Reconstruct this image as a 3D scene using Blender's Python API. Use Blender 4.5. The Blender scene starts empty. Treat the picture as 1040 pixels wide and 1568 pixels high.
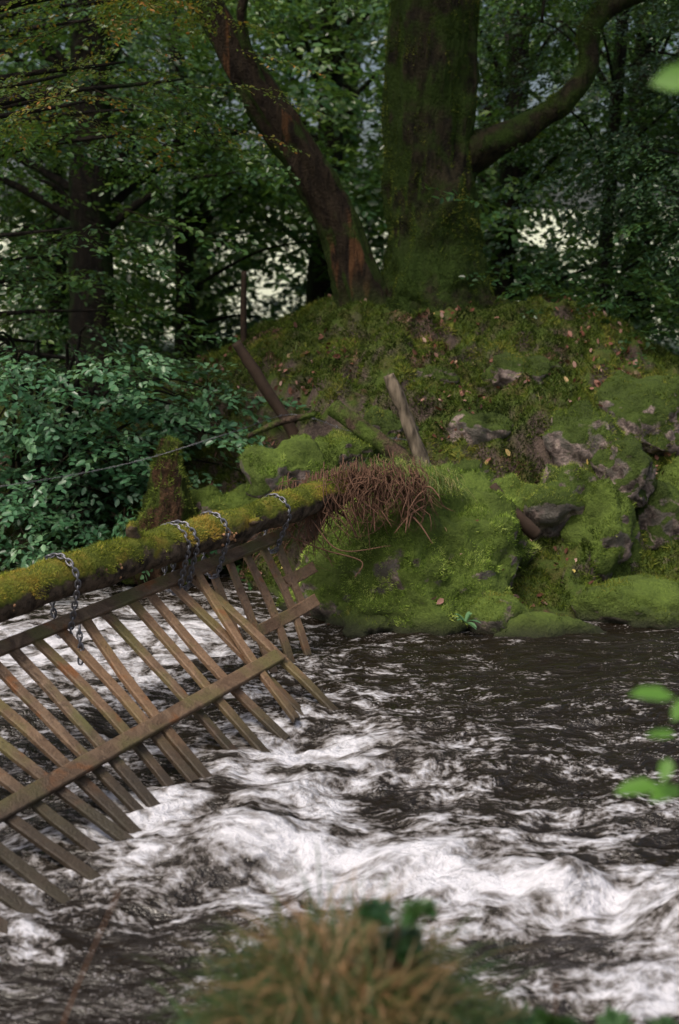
import bpy, math, numpy as np
from mathutils import Vector
scene = bpy.context.scene

# ------------------------------------------------------------------ noise
def _h(ix, iy, iz):
    n = (ix.astype(np.int64)*374761393 + iy.astype(np.int64)*668265263 + iz.astype(np.int64)*1274126177) & 0xffffffff
    n = ((n ^ (n >> 13)) * 1103515245) & 0xffffffff
    n = ((n ^ (n >> 16)) * 2246822519) & 0xffffffff
    return ((n ^ (n >> 15)) & 0xffffff)/float(0xffffff)
def vnoise(p):
    i = np.floor(p).astype(np.int64); f = p-i; f = f*f*(3-2*f)
    x, y, z = i[:, 0], i[:, 1], i[:, 2]; r = 0
    for dx in (0, 1):
        wx = f[:, 0] if dx else 1-f[:, 0]
        for dy in (0, 1):
            wy = f[:, 1] if dy else 1-f[:, 1]
            for dz in (0, 1):
                wz = f[:, 2] if dz else 1-f[:, 2]
                r = r + wx*wy*wz*_h(x+dx, y+dy, z+dz)
    return r*2-1
def fbm(p, o=4, g=.5):
    a = 1.; s = 0; q = p.copy(); t = 0
    for k in range(o):
        s = s+a*vnoise(q+17.3*k); t += a; a *= g; q = q*2.03
    return s/t
def sstep(a, b, x):
    t = np.clip((x-a)/(b-a), 0, 1); return t*t*(3-2*t)

# ------------------------------------------------------------------ mesh helpers
def make_mesh(name, V, Q=None, T=None, mat=None, smooth=True, attrs=None, parent=None):
    V = np.asarray(V, dtype=np.float32)
    me = bpy.data.meshes.new(name)
    Q = np.zeros((0, 4), int) if Q is None else np.asarray(Q)
    T = np.zeros((0, 3), int) if T is None else np.asarray(T)
    me.vertices.add(len(V)); me.vertices.foreach_set('co', V.ravel())
    idx = np.concatenate([Q.ravel(), T.ravel()]).astype(np.int32)
    me.loops.add(len(idx)); me.loops.foreach_set('vertex_index', idx)
    ls = np.concatenate([np.arange(len(Q))*4, len(Q)*4+np.arange(len(T))*3]).astype(np.int32)
    me.polygons.add(len(ls)); me.polygons.foreach_set('loop_start', ls)
    me.update(calc_edges=True)
    me.polygons.foreach_set('use_smooth', np.full(len(ls), smooth))
    if attrs:
        for k, a in attrs.items():
            at = me.attributes.new(k, 'FLOAT', 'POINT'); at.data.foreach_set('value', np.asarray(a, dtype=np.float32))
    if mat: me.materials.append(mat)
    ob = bpy.data.objects.new(name, me); scene.collection.objects.link(ob)
    if parent: ob.parent = parent
    return ob
def empty(name):
    e = bpy.data.objects.new(name, None); scene.collection.objects.link(e); e.empty_display_size = .2; return e

class Acc:
    def __init__(s): s.V = []; s.Q = []; s.T = []; s.A = []; s.n = 0
    def add(s, V, Q=None, T=None, a=None):
        V = np.asarray(V, float)
        if Q is not None and len(Q): s.Q.append(np.asarray(Q)+s.n)
        if T is not None and len(T): s.T.append(np.asarray(T)+s.n)
        s.V.append(V); s.A.append(np.full(len(V), 0.) if a is None else (np.full(len(V), float(a)) if np.isscalar(a) else a)); s.n += len(V)
    def arr(s):
        return (np.concatenate(s.V), np.concatenate(s.Q) if s.Q else None, np.concatenate(s.T) if s.T else None, np.concatenate(s.A))
    def build(s, name, mat, smooth=True, parent=None):
        V, Q, T, A = s.arr(); return make_mesh(name, V, Q, T, mat, smooth, {'tint': A}, parent)

def catmull(P, n):
    P = np.asarray(P, float); P = np.vstack([2*P[0]-P[1], P, 2*P[-1]-P[-2]]); out = []
    m = len(P)-3; ts = np.linspace(0, m, n)
    for t in ts:
        i = min(int(t), m-1); u = t-i; a, b, c, d = P[i:i+4]
        out.append(.5*((2*b)+(-a+c)*u+(2*a-5*b+4*c-d)*u*u+(-a+3*b-3*c+d)*u**3))
    return np.array(out)
def tube(acc, P, R, n=20, sides=10, amp=0., freq=3., a=0., ridge=0., seed=0., cap=True):
    R = np.asarray(R, float); PR = np.hstack([np.asarray(P, float), R[:, None] if len(R) == len(P) else np.interp(np.linspace(0, 1, len(P)), np.linspace(0, 1, len(R)), R)[:, None]])
    S = catmull(PR, n); C = S[:, :3]; r = np.maximum(S[:, 3], .0005)
    T = np.gradient(C, axis=0); T /= np.linalg.norm(T, axis=1)[:, None]+1e-9
    u = np.cross(T[0], [0, 0, 1.]); 
    if np.linalg.norm(u) < .1: u = np.cross(T[0], [0, 1., 0])
    u /= np.linalg.norm(u); rings = []
    th = np.linspace(0, 2*np.pi, sides, endpoint=False)
    for i in range(n):
        u = u-T[i]*np.dot(u, T[i]); u /= np.linalg.norm(u); v = np.cross(T[i], u)
        rings.append(np.cos(th)[:, None]*u+np.sin(th)[:, None]*v)
    D = np.array(rings); rr = np.repeat(r[:, None], sides, 1)
    if amp or ridge:
        base = (C[:, None, :]+D*r[:, None, None]).reshape(-1, 3)
        if amp: rr = rr*(1+amp*fbm(base*freq+seed, 4).reshape(n, sides))
        if ridge:
            L = np.repeat(np.linspace(0, n*.05, n)[:, None], sides, 1)
            q = np.stack([np.repeat(np.cos(th)[None]*3.5, n, 0), np.repeat(np.sin(th)[None]*3.5, n, 0), L*1.2], -1).reshape(-1, 3)
            rr = rr*(1+ridge*fbm(q+seed, 4).reshape(n, sides))
    V = (C[:, None, :]+D*rr[:, :, None]).reshape(-1, 3)
    i = np.arange(n-1)[:, None]*sides; j = np.arange(sides)[None]; k = (j+1) % sides
    Q = np.stack([i+j, i+k, i+sides+k, i+sides+j], -1).reshape(-1, 4); Tn = None
    if cap:
        V = np.vstack([V, C[0], C[-1]]); m = n*sides; jj = np.arange(sides); kk = (jj+1) % sides
        Tn = np.vstack([np.stack([kk, jj, np.full(sides, m)], -1), np.stack([(n-1)*sides+jj, (n-1)*sides+kk, np.full(sides, m+1)], -1)])
    acc.add(V, Q, Tn, a)
    return C
def plank(acc, p, q, w, t, nrm, rng, a=0., ch=.006):
    p = np.array(p, float); q = np.array(q, float); d = q-p; L = np.linalg.norm(d); d /= L
    nrm = np.array(nrm, float); nrm = nrm-d*np.dot(nrm, d); nrm /= np.linalg.norm(nrm); s = np.cross(d, nrm)
    hw, ht = w/2, t/2
    sec = [(-hw, -ht+ch), (-hw+ch, -ht), (hw-ch, -ht), (hw, -ht+ch), (hw, ht-ch), (hw-ch, ht), (-hw+ch, ht), (-hw, ht-ch)]
    n = 9; V = []; bow = rng.normal(0, .008); tw = rng.normal(0, .08)
    for i in range(n):
        f = i/(n-1); wv = 1+rng.normal(0, .035)
        c = p+d*L*f+s*bow*math.sin(f*math.pi)*2+nrm*rng.normal(0, .0015); s2 = s*math.cos(tw*f)+nrm*math.sin(tw*f); n2 = nrm*math.cos(tw*f)-s*math.sin(tw*f)
        for (x, y) in sec: V.append(c+s2*x*wv+n2*y+d*(rng.normal(0, .008) if i in (0, n-1) else 0))
    i = np.arange(n-1)[:, None]*8; j = np.arange(8)[None]; k = (j+1) % 8
    Q = np.stack([i+j, i+k, i+8+k, i+8+j], -1).reshape(-1, 4)
    V.append(p); V.append(q); jj = np.arange(8); kk = (jj+1) % 8; m = n*8
    T = np.vstack([np.stack([kk, jj, np.full(8, m)], -1), np.stack([(n-1)*8+jj, (n-1)*8+kk, np.full(8, m+1)], -1)])
    acc.add(V, Q, T, a)

def tris_of(V, Q, T):
    L = []
    if Q is not None: L += [Q[:, [0, 1, 2]], Q[:, [0, 2, 3]]]
    if T is not None: L.append(T)
    return np.concatenate(L)
def sample(V, F, n, rng):
    a, b, c = V[F[:, 0]], V[F[:, 1]], V[F[:, 2]]; N = np.cross(b-a, c-a); A = np.linalg.norm(N, axis=1)+1e-12
    k = rng.choice(len(F), n, p=A/A.sum()); u = rng.random(n); v = rng.random(n); m = u+v > 1; u[m] = 1-u[m]; v[m] = 1-v[m]
    P = a[k]+(b-a)[k]*u[:, None]+(c-a)[k]*v[:, None]; return P, (N/A[:, None])[k]
def unit(v): return v/(np.linalg.norm(v, axis=-1, keepdims=True)+1e-9)
def tufts(acc, P, N, L, w, rng, up=.25, spread=.55):
    n = len(P); d = unit(N+rng.normal(0, spread, (n, 3))+np.array([0, 0, up])); s = unit(np.cross(d, rng.normal(0, 1, (n, 3))))
    cl_ = np.clip(1+1.3*fbm(P*14+3, 2), .35, 2.2)
    l = (L*rng.uniform(.5, 1.3, n)*cl_)[:, None]
    V = np.stack([P-s*w-N*.004, P+s*w-N*.004, P+d*l], 1).reshape(-1, 3)
    tt = np.clip(.47+.95*fbm(P*3.6+11, 4)+.3*(cl_-1)+rng.normal(0, .17, n), 0, 1)
    acc.add(V, None, np.arange(3*n).reshape(-1, 3), np.repeat(tt, 3))

# leaf: 6 verts folded on the midrib
LEAF = np.array([[0, 0, 0], [.3, .27, .05], [.72, .22, .03], [1, 0, -.06], [.72, -.22, .03], [.3, -.27, .05]])
LQ = np.array([[0, 1, 2, 3], [0, 3, 4, 5]])
def place_leaves(acc, P, X, N, size, tint):
    X = unit(X); Y = unit(np.cross(N, X)); Z = np.cross(X, Y); n = len(P)
    M = np.stack([X, Y, Z], 1)
    V = np.einsum('lk,nkj->nlj', LEAF, M)*size[:, None, None]+P[:, None, :]
    Q = (LQ[None]+6*np.arange(n)[:, None, None]).reshape(-1, 4)
    acc.add(V.reshape(-1, 3), Q, None, np.repeat(tint, 6))
def spray_template(rng, leaf=.085, sub=7, per=7):
    P = []; X = []; S = []; N = []; B = []
    for i in range(sub):
        f = .12+.88*i/(sub-1); side = 1 if i % 2 else -1; ang = side*rng.uniform(.5, .9) if i < sub-1 else 0
        L = (.5*(1-f*.55))*rng.uniform(.7, 1.1); b = np.array([f, 0, -.12*f*f]); d = np.array([math.cos(ang), math.sin(ang), rng.uniform(-.2, .08)])
        B.append((b, d, L))
        for j in range(per):
            g = (j+.6)/per; p = b+d*L*g+np.array([0, 0, -.08*g*g]); s2 = 1 if j % 2 else -1; a2 = ang+s2*rng.uniform(.5, 1.1)
            P.append(p); X.append([math.cos(a2), math.sin(a2), rng.uniform(-.45, .1)]); S.append(leaf*rng.uniform(.7, 1.25)); N.append([rng.normal(0, .28), rng.normal(0, .28), 1])
    return [np.array(v, float) for v in (P, X, S, N)]+[B]
TEMPL = {}
def sprays(acc, twig, C, az, size, rng, kind='beech', pitch=(-.35, .1), tint=(0, 1)):
    spec = dict(beech=(.085, 7, 7), hazel=(.1, 6, 6), fine=(.055, 9, 8), big=(.115, 6, 6), far=(.15, 6, 5))[kind]
    if kind not in TEMPL: TEMPL[kind] = [spray_template(rng, *spec) for _ in range(6)]
    n = len(C); pick = rng.integers(0, 6, n); pit = rng.uniform(pitch[0], pitch[1], n); roll = rng.normal(0, .3, n)
    ca, sa, cp, sp = np.cos(az), np.sin(az), np.cos(pit), np.sin(pit)
    Xa = np.stack([ca*cp, sa*cp, sp], 1); Y0 = np.stack([-sa, ca, 0*ca], 1); Z0 = np.cross(Xa, Y0)
    Ya = Y0*np.cos(roll)[:, None]+Z0*np.sin(roll)[:, None]; Za = np.cross(Xa, Ya)
    M = np.stack([Xa, Ya, Za], 1)
    for k in range(6):
        I = np.where(pick == k)[0]
        if not len(I): continue
        P, X, S, N, B = TEMPL[kind][k]
        Mi = M[I]; Pw = np.einsum('lk,nkj->nlj', P, Mi)*size[I][:, None, None]+C[I][:, None, :]
        Xw = np.einsum('lk,nkj->nlj', X, Mi); Nw = np.einsum('lk,nkj->nlj', N, Mi); L = len(P)
        base = rng.uniform(tint[0], tint[1], len(I)); tt = np.clip(np.repeat(base, L)+rng.normal(0, .2, len(I)*L), 0, 1)
        keep = rng.random(len(I)*L) < .88
        sz = (S[None]*np.clip(size[I], .7, 1.3)[:, None]).ravel()
        place_leaves(acc, Pw.reshape(-1, 3)[keep], Xw.reshape(-1, 3)[keep]+rng.normal(0, .22, (keep.sum(), 3)), Nw.reshape(-1, 3)[keep]+rng.normal(0, .3, (keep.sum(), 3)), sz[keep], tt[keep])
        if twig is not None:
            for q in range(len(I)):
                mm = Mi[q]; s = size[I[q]]; c = C[I[q]]
                for (b, d, l) in [(np.zeros(3), np.array([1, 0, -.12]), 1.)]+[(b, d, l) for b, d, l in B]:
                    p0 = c+(b@mm)*s; p1 = c+((b+d*l)@mm)*s; w = (.006 if l == 1. else .003)*s
                    o = unit(np.cross(p1-p0, [0.1, .3, 1.]))*w; o2 = np.array([0, 0, w])
                    twig.add([p0-o, p0+o, p1, p0-o2, p0+o2], None, [[0, 1, 2], [3, 4, 2]])

# ------------------------------------------------------------------ materials
class M:
    def __init__(s, name):
        s.m = bpy.data.materials.new(name); s.m.use_nodes = True; s.t = s.m.node_tree; s.t.nodes.clear()
        s.out = s.n('ShaderNodeOutputMaterial')
    def n(s, ty, **k):
        x = s.t.nodes.new(ty)
        for a, b in k.items(): setattr(x, a, b)
        return x
    def l(s, a, b): s.t.links.new(a, b)
    def set(s, sock, v):
        if isinstance(v, bpy.types.NodeSocket): s.l(v, sock)
        else:
            if isinstance(v, (tuple, list)) and len(v) == 3 and sock.type == 'RGBA': v = (*v, 1)
            sock.default_value = v
    def pos(s): return s.n('ShaderNodeNewGeometry').outputs['Position']
    def map(s, v, sc=(1, 1, 1), rot=(0, 0, 0)):
        x = s.n('ShaderNodeMapping'); s.l(v, x.inputs[0]); x.inputs['Scale'].default_value = sc; x.inputs['Rotation'].default_value = rot; return x.outputs[0]
    def noise(s, v, sc, det=4, rough=.55, dist=0.):
        x = s.n('ShaderNodeTexNoise'); s.l(v, x.inputs['Vector']); x.inputs['Scale'].default_value = sc; x.inputs['Detail'].default_value = det
        x.inputs['Roughness'].default_value = rough; x.inputs['Distortion'].default_value = dist; return x.outputs[0]
    def vor(s, v, sc, out='Distance'):
        x = s.n('ShaderNodeTexVoronoi'); s.l(v, x.inputs['Vector']); x.inputs['Scale'].default_value = sc; return x.outputs[out]
    def rng(s, v, a, b, c=0., d=1.):
        x = s.n('ShaderNodeMapRange'); x.interpolation_type = 'SMOOTHSTEP'; s.set(x.inputs[0], v)
        for i, q in enumerate((a, b, c, d)): s.set(x.inputs[i+1], q)
        return x.outputs[0]
    def math(s, op, a, b=0.):
        x = s.n('ShaderNodeMath', operation=op); s.set(x.inputs[0], a); s.set(x.inputs[1], b); return x.outputs[0]
    def mix(s, f, a, b):
        x = s.n('ShaderNodeMix', data_type='RGBA'); s.set(x.inputs[0], f); s.set(x.inputs[6], a); s.set(x.inputs[7], b); return x.outputs[2]
    def ramp(s, f, st):
        x = s.n('ShaderNodeValToRGB'); s.set(x.inputs[0], f); e = x.color_ramp.elements
        while len(e) < len(st): e.new(.5)
        for i, (p, c) in enumerate(st): e[i].position = p; e[i].color = (*c, 1)
        return x.outputs[0]
    def attr(s, nm): return s.n('ShaderNodeAttribute', attribute_name=nm).outputs['Fac']
    def bump(s, h, st=.5, d=.02):
        x = s.n('ShaderNodeBump'); s.l(h, x.inputs['Height']); x.inputs['Strength'].default_value = st; x.inputs['Distance'].default_value = d; return x.outputs[0]
    def pbr(s, col, rough=.8, spec=.3, nrm=None):
        x = s.n('ShaderNodeBsdfPrincipled'); s.set(x.inputs['Base Color'], col); s.set(x.inputs['Roughness'], rough); s.set(x.inputs['Specular IOR Level'], spec)
        if nrm is not None: s.l(nrm, x.inputs['Normal'])
        return x.outputs[0]
    def done(s, sh): s.l(sh, s.out.inputs[0]); return s.m
    def sep(s, v, i):
        x = s.n('ShaderNodeSeparateXYZ'); s.l(v, x.inputs[0]); return x.outputs[i]

def leaf_mat(name, stops, rough=.34, tr=.3, spec=.6, tc=(.16, .26, .03)):
    m = M(name); t = m.attr('tint'); c = m.ramp(t, stops); b = m.pbr(c, rough, spec)
    x = m.n('ShaderNodeBsdfTranslucent'); m.set(x.inputs[0], m.mix(.5, c, tc))
    mx = m.n('ShaderNodeMixShader'); mx.inputs[0].default_value = tr; m.l(b, mx.inputs[1]); m.l(x.outputs[0], mx.inputs[2]); return m.done(mx.outputs[0])
L_BEECH = leaf_mat('beech_leaf', [(0, (.01, .038, .01)), (.5, (.036, .105, .027)), (.85, (.1, .21, .05)), (1, (.18, .29, .055))], tr=.33, spec=.8, tc=(.17, .3, .03))
L_HAZEL = leaf_mat('hazel_leaf', [(0, (.035, .12, .05)), (.6, (.085, .22, .1)), (1, (.19, .36, .17))], spec=.85)
L_OAK = leaf_mat('oak_leaf_autumn', [(0, (.04, .1, .02)), (.55, (.085, .155, .025)), (.86, (.2, .18, .03)), (1, (.34, .14, .02))], tr=.42, tc=(.22, .28, .03))
L_DARK = leaf_mat('holly_leaf', [(0, (.014, .04, .013)), (.6, (.03, .078, .024)), (1, (.065, .13, .04))], rough=.28, tr=.2, spec=.8)
L_FORE = leaf_mat('sapling_leaf', [(0, (.1, .25, .03)), (1, (.16, .36, .05))], tr=.45)
L_UNDER = leaf_mat('bramble_leaf', [(0, (.02, .055, .016)), (.7, (.042, .11, .03)), (1, (.08, .16, .045))])
L_FALL = leaf_mat('fallen_leaf', [(0, (.07, .028, .016)), (.35, (.17, .06, .035)), (.62, (.29, .14, .1)), (.88, (.42, .27, .22)), (.96, (.46, .34, .1)), (1, (.55, .46, .12))], rough=.6, tr=.05, spec=.35)
TWIG = (lambda m: m.done(m.pbr((.045, .032, .02), .8)))(M('twig'))
def m_bark(name, a, b, moss, lo, hi, mz=None, streak=None):
    m = M(name); g_ = m.n('ShaderNodeNewGeometry'); p = g_.outputs['Position']; v = m.map(p, (6, 6, 1.3)); f = m.noise(v, 2.2, 8, .65, .4); g = m.noise(p, 3.2, 5, .6)
    c = m.mix(m.rng(f, .35, .65), a, b)
    if streak is not None: c = m.mix(m.rng(m.noise(m.map(p, (5, 5, .6)), 1.3, 4), .58, .68), c, streak)
    nx = m.sep(g_.outputs['Normal'], 0); side = m.math('MULTIPLY', m.rng(m.math('ABSOLUTE', nx), .35, 1.), .22)
    k = m.rng(m.math('ADD', g, side), lo, hi)
    if mz: k = m.math('MAXIMUM', k, m.math('MULTIPLY', m.rng(m.sep(p, 2), mz[0], mz[1], 1, 0), m.rng(g, .3, .5)))
    c = m.mix(k, c, m.mix(m.noise(p, 30, 3), moss, tuple(x*2.2 for x in moss)))
    h = m.math('ADD', f, m.math('MULTIPLY', m.noise(p, 40, 4), .3))
    return m.done(m.pbr(c, .85, .2, m.bump(h, 1., .09)))
BARK_OAK = m_bark('oak_bark', (.01, .008, .005), (.042, .034, .018), (.02, .036, .005), .42, .62, (2.5, 3.6))
BARK_STEM = m_bark('oak_stem_bark', (.014, .009, .006), (.042, .029, .017), (.022, .036, .006), .52, .68, (2.1, 2.6), (.12, .056, .024))
BARK_DK = m_bark('dark_bark', (.008, .007, .006), (.025, .019, .014), (.012, .022, .006), .55, .7)

def m_ground():
    m = M('forest_ground'); p = m.pos(); n1 = m.noise(p, 1.6, 6, .6, .3); n2 = m.noise(p, 7, 6, .65); n3 = m.noise(p, 55, 4, .6)
    moss = m.mix(n3, (.022, .04, .005), (.09, .135, .02)); moss = m.mix(m.rng(n2, .4, .75), moss, m.mix(n3, (.038, .038, .01), (.105, .1, .022)))  # moss tones kept low, so the mound's canopy shade sits in the colour
    vc = m.vor(p, 26, 'Color'); lit = m.ramp(m.sep(vc, 0), [(0, (.025, .015, .009)), (.4, (.07, .034, .02)), (.75, (.14, .065, .042)), (1, (.24, .15, .115))])
    c = m.mix(m.rng(n1, .52, .64), moss, lit)
    nz = m.sep(m.n('ShaderNodeNewGeometry').outputs['Normal'], 2)
    c = m.mix(m.rng(m.math('ADD', nz, m.math('MULTIPLY', n2, .5)), .55, .9, 1, 0), c, m.mix(n3, (.02, .014, .01), (.19, .14, .115)))
    c = m.mix(m.rng(m.sep(p, 2), -.02, .16, 1, 0), c, (.013, .01, .007))
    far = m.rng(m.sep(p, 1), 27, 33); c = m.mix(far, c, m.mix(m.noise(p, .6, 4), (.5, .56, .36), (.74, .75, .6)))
    h = m.math('ADD', n2, m.math('MULTIPLY', n3, .4))
    return m.done(m.pbr(c, .85, .25, m.bump(h, .9, .05)))
GROUND = m_ground()
def m_rock(name, moss0, moss1, thr=(.35, .75), st0=(.07, .055, .05), st1=(.27, .21, .19)):
    m = M(name); g = m.n('ShaderNodeNewGeometry'); p = g.outputs['Position']; nz = m.sep(g.outputs['Normal'], 2)
    n1 = m.noise(p, 3.5, 6, .6, .3); n3 = m.noise(p, 45, 5, .65); n2 = m.noise(p, 12, 6, .6, .5)
    moss = m.mix(n3, moss0, moss1); moss = m.mix(m.rng(n1, .4, .65), moss, m.mix(n3, tuple(x*.5 for x in moss0), tuple(x*.7 for x in moss1)))
    st = m.mix(m.rng(n2, .35, .7), st0, st1); st = m.mix(m.rng(m.noise(p, 5, 4), .5, .6), st, m.mix(n3, st0, (.2, .19, .16)))
    k = m.rng(m.math('ADD', nz, m.math('MULTIPLY', m.math('SUBTRACT', n1, .5), 3.2)), thr[0], thr[1])
    c = m.mix(k, st, moss); c = m.mix(m.rng(m.sep(p, 2), .03, .22, 1, 0), c, m.mix(n3, (.012, .012, .008), (.035, .04, .015)))
    h = m.math('ADD', m.math('MULTIPLY', n2, .6), m.math('MULTIPLY', n3, .5))
    return m.done(m.pbr(c, .85, .3, m.bump(h, 1., .05)))
ROCK = m_rock('mossy_rock', (.045, .075, .012), (.16, .23, .035), (-.25, .0), (.08, .06, .052), (.36, .28, .25))
ROCK2 = m_rock('pink_rock_moss', (.025, .045, .006), (.09, .135, .02), (.0, .25), (.07, .052, .045), (.42, .33, .29))
def m_moss(name, st):
    m = M(name); return m.done(m.pbr(m.ramp(m.attr('tint'), st), .8, .15))
MOSS_B = m_moss('bright_moss', [(0, (.03, .05, .008)), (.35, (.12, .195, .027)), (.7, (.27, .385, .065)), (1, (.48, .56, .15))])
MOSS_M = m_moss('mid_moss', [(0, (.025, .042, .007)), (.4, (.08, .125, .017)), (.75, (.17, .235, .035)), (1, (.32, .36, .08))])
MOSS_D = m_moss('shade_toned_moss', [(0, (.017, .029, .004)), (.45, (.056, .088, .011)), (.8, (.125, .17, .021)), (1, (.23, .23, .045))])  # mound moss: canopy shade painted in as a darker colour
MOSS_L = m_moss('log_moss', [(0, (.06, .08, .01)), (.4, (.17, .21, .025)), (.7, (.33, .34, .05)), (1, (.42, .29, .06))])
def m_log():
    m = M('log_bark'); g = m.n('ShaderNodeNewGeometry'); p = g.outputs['Position']; nz = m.sep(g.outputs['Normal'], 2)
    n = m.noise(p, 9, 6, .6, .3); n3 = m.noise(p, 60, 4)
    bark = m.mix(m.rng(m.noise(p, 14, 6, .65), .35, .65), (.022, .016, .011), (.13, .095, .065))
    moss = m.ramp(m.noise(p, 4.5, 4), [(.35, (.06, .085, .012)), (.5, (.15, .17, .025)), (.64, (.26, .2, .035))]); moss = m.mix(n3, m.mix(.6, moss, (.01, .01, 0)), moss)
    k = m.rng(m.math('ADD', nz, m.math('MULTIPLY', m.math('SUBTRACT', n, .5), 1.8)), -.05, .3)
    return m.done(m.pbr(m.mix(k, bark, moss), .85, .2, m.bump(m.math('ADD', n, m.math('MULTIPLY', n3, .4)), .9, .03)))
LOGM = m_log()
def m_wood():
    m = M('weathered_timber'); p = m.pos(); t = m.attr('tint'); n = m.noise(p, 8, 7, .65, 1.2); n3 = m.noise(p, 70, 4, .6)
    c = m.mix(m.rng(n, .3, .7), (.065, .04, .025), (.22, .15, .095)); c = m.mix(m.rng(m.noise(p, 3.5, 4), .46, .62), c, (.105, .105, .035)); c = m.mix(m.math('MULTIPLY', t, .5), c, (.26, .145, .07))
    c = m.mix(m.rng(m.noise(p, 5, 5), .58, .68), c, (.2, .085, .03))
    c = m.mix(m.rng(m.math('ADD', m.sep(p, 2), m.math('MULTIPLY', m.noise(p, 6, 3), .2)), .06, .38, .9, 0), c, (.028, .022, .014)); c = m.mix(m.rng(n3, .52, .72, 0, .6), c, (.03, .02, .012))
    return m.done(m.pbr(c, .5, .45, m.bump(m.math('ADD', n, n3), .7, .012)))
WOOD = m_wood()
def m_grey():
    m = M('grey_post_wood'); p = m.pos(); n = m.noise(m.map(p, (8, 8, 1.5)), 3, 6)
    return m.done(m.pbr(m.mix(m.rng(n, .3, .7), (.05, .04, .028), (.25, .2, .145)), .85, .2, m.bump(n, .8, .02)))
GREY = m_grey()
def m_metal():
    m = M('chain_steel'); x = m.n('ShaderNodeBsdfPrincipled'); m.set(x.inputs['Base Color'], (.2, .2, .22)); x.inputs['Metallic'].default_value = .8; x.inputs['Roughness'].default_value = .42; return m.done(x.outputs[0])
STEEL = m_metal()
def m_simple(nm, a, b, r=.8, sc=8):
    m = M(nm); return m.done(m.pbr(m.mix(m.noise(m.pos(), sc, 4), a, b), r, .2))
ROOTM = m_simple('dead_root', (.045, .026, .017), (.23, .125, .08), .8, 20)
POSTD = m_simple('dark_post_wood', (.02, .014, .01), (.08, .052, .035), .8, 12)

def m_water():
    m = M('rushing_water'); p = m.pos(); foam = m.attr('foam')
    wr = m.n('ShaderNodeTexNoise'); m.l(p, wr.inputs['Vector']); wr.inputs['Scale'].default_value = 1.4; wr.inputs['Detail'].default_value = 2
    off = m.n('ShaderNodeVectorMath', operation='MULTIPLY_ADD'); m.l(wr.outputs['Color'], off.inputs[0]); off.inputs[1].default_value = (.35, .35, 0); m.l(p, off.inputs[2]); q = off.outputs[0]
    n1 = m.rng(m.noise(m.map(q, (.7, 1.3, .5), (0, 0, -.4)), 3.2, 3, .5), .3, .7)
    n2 = m.rng(m.noise(m.map(q, (.7, 1.2, .5), (0, 0, -.3)), 10.5, 4, .6), .32, .68)
    n3 = m.rng(m.noise(m.map(q, (.8, 1.0, .5), (0, 0, -.2)), 34, 4, .62), .36, .66)
    lo = m.rng(foam, .35, .9, 1, .4)
    s = m.math('ADD', m.math('MULTIPLY', n1, .36), m.math('ADD', m.math('MULTIPLY', n2, .34), m.math('MULTIPLY', m.math('MULTIPLY', n3, .32), lo)))
    th = m.math('SUBTRACT', .96, m.math('MULTIPLY', foam, .83))
    k = m.rng(m.math('SUBTRACT', s, th), -.2, .46)
    fl = m.noise(m.map(q, (.9, 1., .5)), 58, 3, .6); fk = m.math('MULTIPLY', m.rng(fl, .56, .67), m.rng(n2, .3, .8, .1, .85)); k2 = m.math('MAXIMUM', k, m.math('MULTIPLY', fk, m.rng(foam, .02, .38, 0, .72)))
    col = m.ramp(k2, [(0, (.018, .013, .009)), (.2, (.08, .068, .058)), (.5, (.26, .25, .25)), (.8, (.5, .5, .53)), (1, (.69, .69, .73))])
    wat = m.pbr((.013, .009, .005), .13, .5, m.bump(m.math('ADD', n2, m.math('MULTIPLY', n3, .35)), .45, .05))
    fo = m.pbr(col, .7, .3, m.bump(m.math('ADD', n1, m.math('ADD', n2, m.math('MULTIPLY', n3, .3))), .5, .06))
    mx = m.n('ShaderNodeMixShader'); m.l(m.rng(k2, 0, .35), mx.inputs[0]); m.l(wat, mx.inputs[1]); m.l(fo, mx.inputs[2]); return m.done(mx.outputs[0])
WATER = m_water()

# ------------------------------------------------------------------ terrain
def shore(x): return 11.8-1.7*sstep(-1.2, .2, x)+.25*sstep(1.8, 2.6, x)+.1*np.sin(x*2.3)+.06*np.sin(x*5.1+1)
PT = ([-3, -.2, 0, .2, .41, .62, .87, 1], [-.6, -.35, 0, .34, 1.2, 1.72, 2.12, 2.2])
def hraw(x, y):
    sh = shore(x); t = (y-sh)/(14-sh); Mx = np.interp(x, [-20, -4, -2.5, -1.4, -.6, 0, 2.3, 2.9, 4, 6, 20], [.35, .35, .4, .74, .93, 1, 1, .86, .55, .42, .38])
    H = np.interp(np.minimum(t, 1), *PT); H = np.where(H > 0, H*Mx, H)
    fl = np.interp(y, [14, 18, 30, 80, 400], [.9, .9, 1.1, 3.2, 22]); w = sstep(14.2, 18, y); h = H*(1-w)+fl*w
    nb = np.interp(y, [-30, 2.5, 3.2, 4.2], [.95, .6, .42, -.55])+.4*np.exp(-(x/.35)**2-((y-3.1)/.35)**2)+.1*np.exp(-((x-.55)/.35)**2-((y-2.9)/.3)**2); return np.where(y < 5, nb, h), t
def terrain(x, y):
    h, t = hraw(x, y); p = np.stack([x, y, 0*x], 1); wp = p+.35*np.stack([fbm(p*1.3, 3), fbm(p*1.3+31, 3), 0*x], 1)
    lump = 1-np.abs(fbm(wp*1.7+4, 4, .55)); rid = 1-2*np.abs(fbm(wp*3.1+40, 4, .55)); st = fbm(wp*2.3+70, 4); st = np.tanh(st*7)/2
    n = .42*(lump-.78)+.13*rid*sstep(.1, .3, t)+.11*st*sstep(.15, .35, t)+.07*fbm(p*8, 4)+.03*fbm(p*20, 3)
    a = sstep(0.0, .15, t)*(1-sstep(16, 30, y))*(1-.5*sstep(13, 13.8, y))+.15
    return h+n*np.where(y < 5, .25, a)
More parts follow.
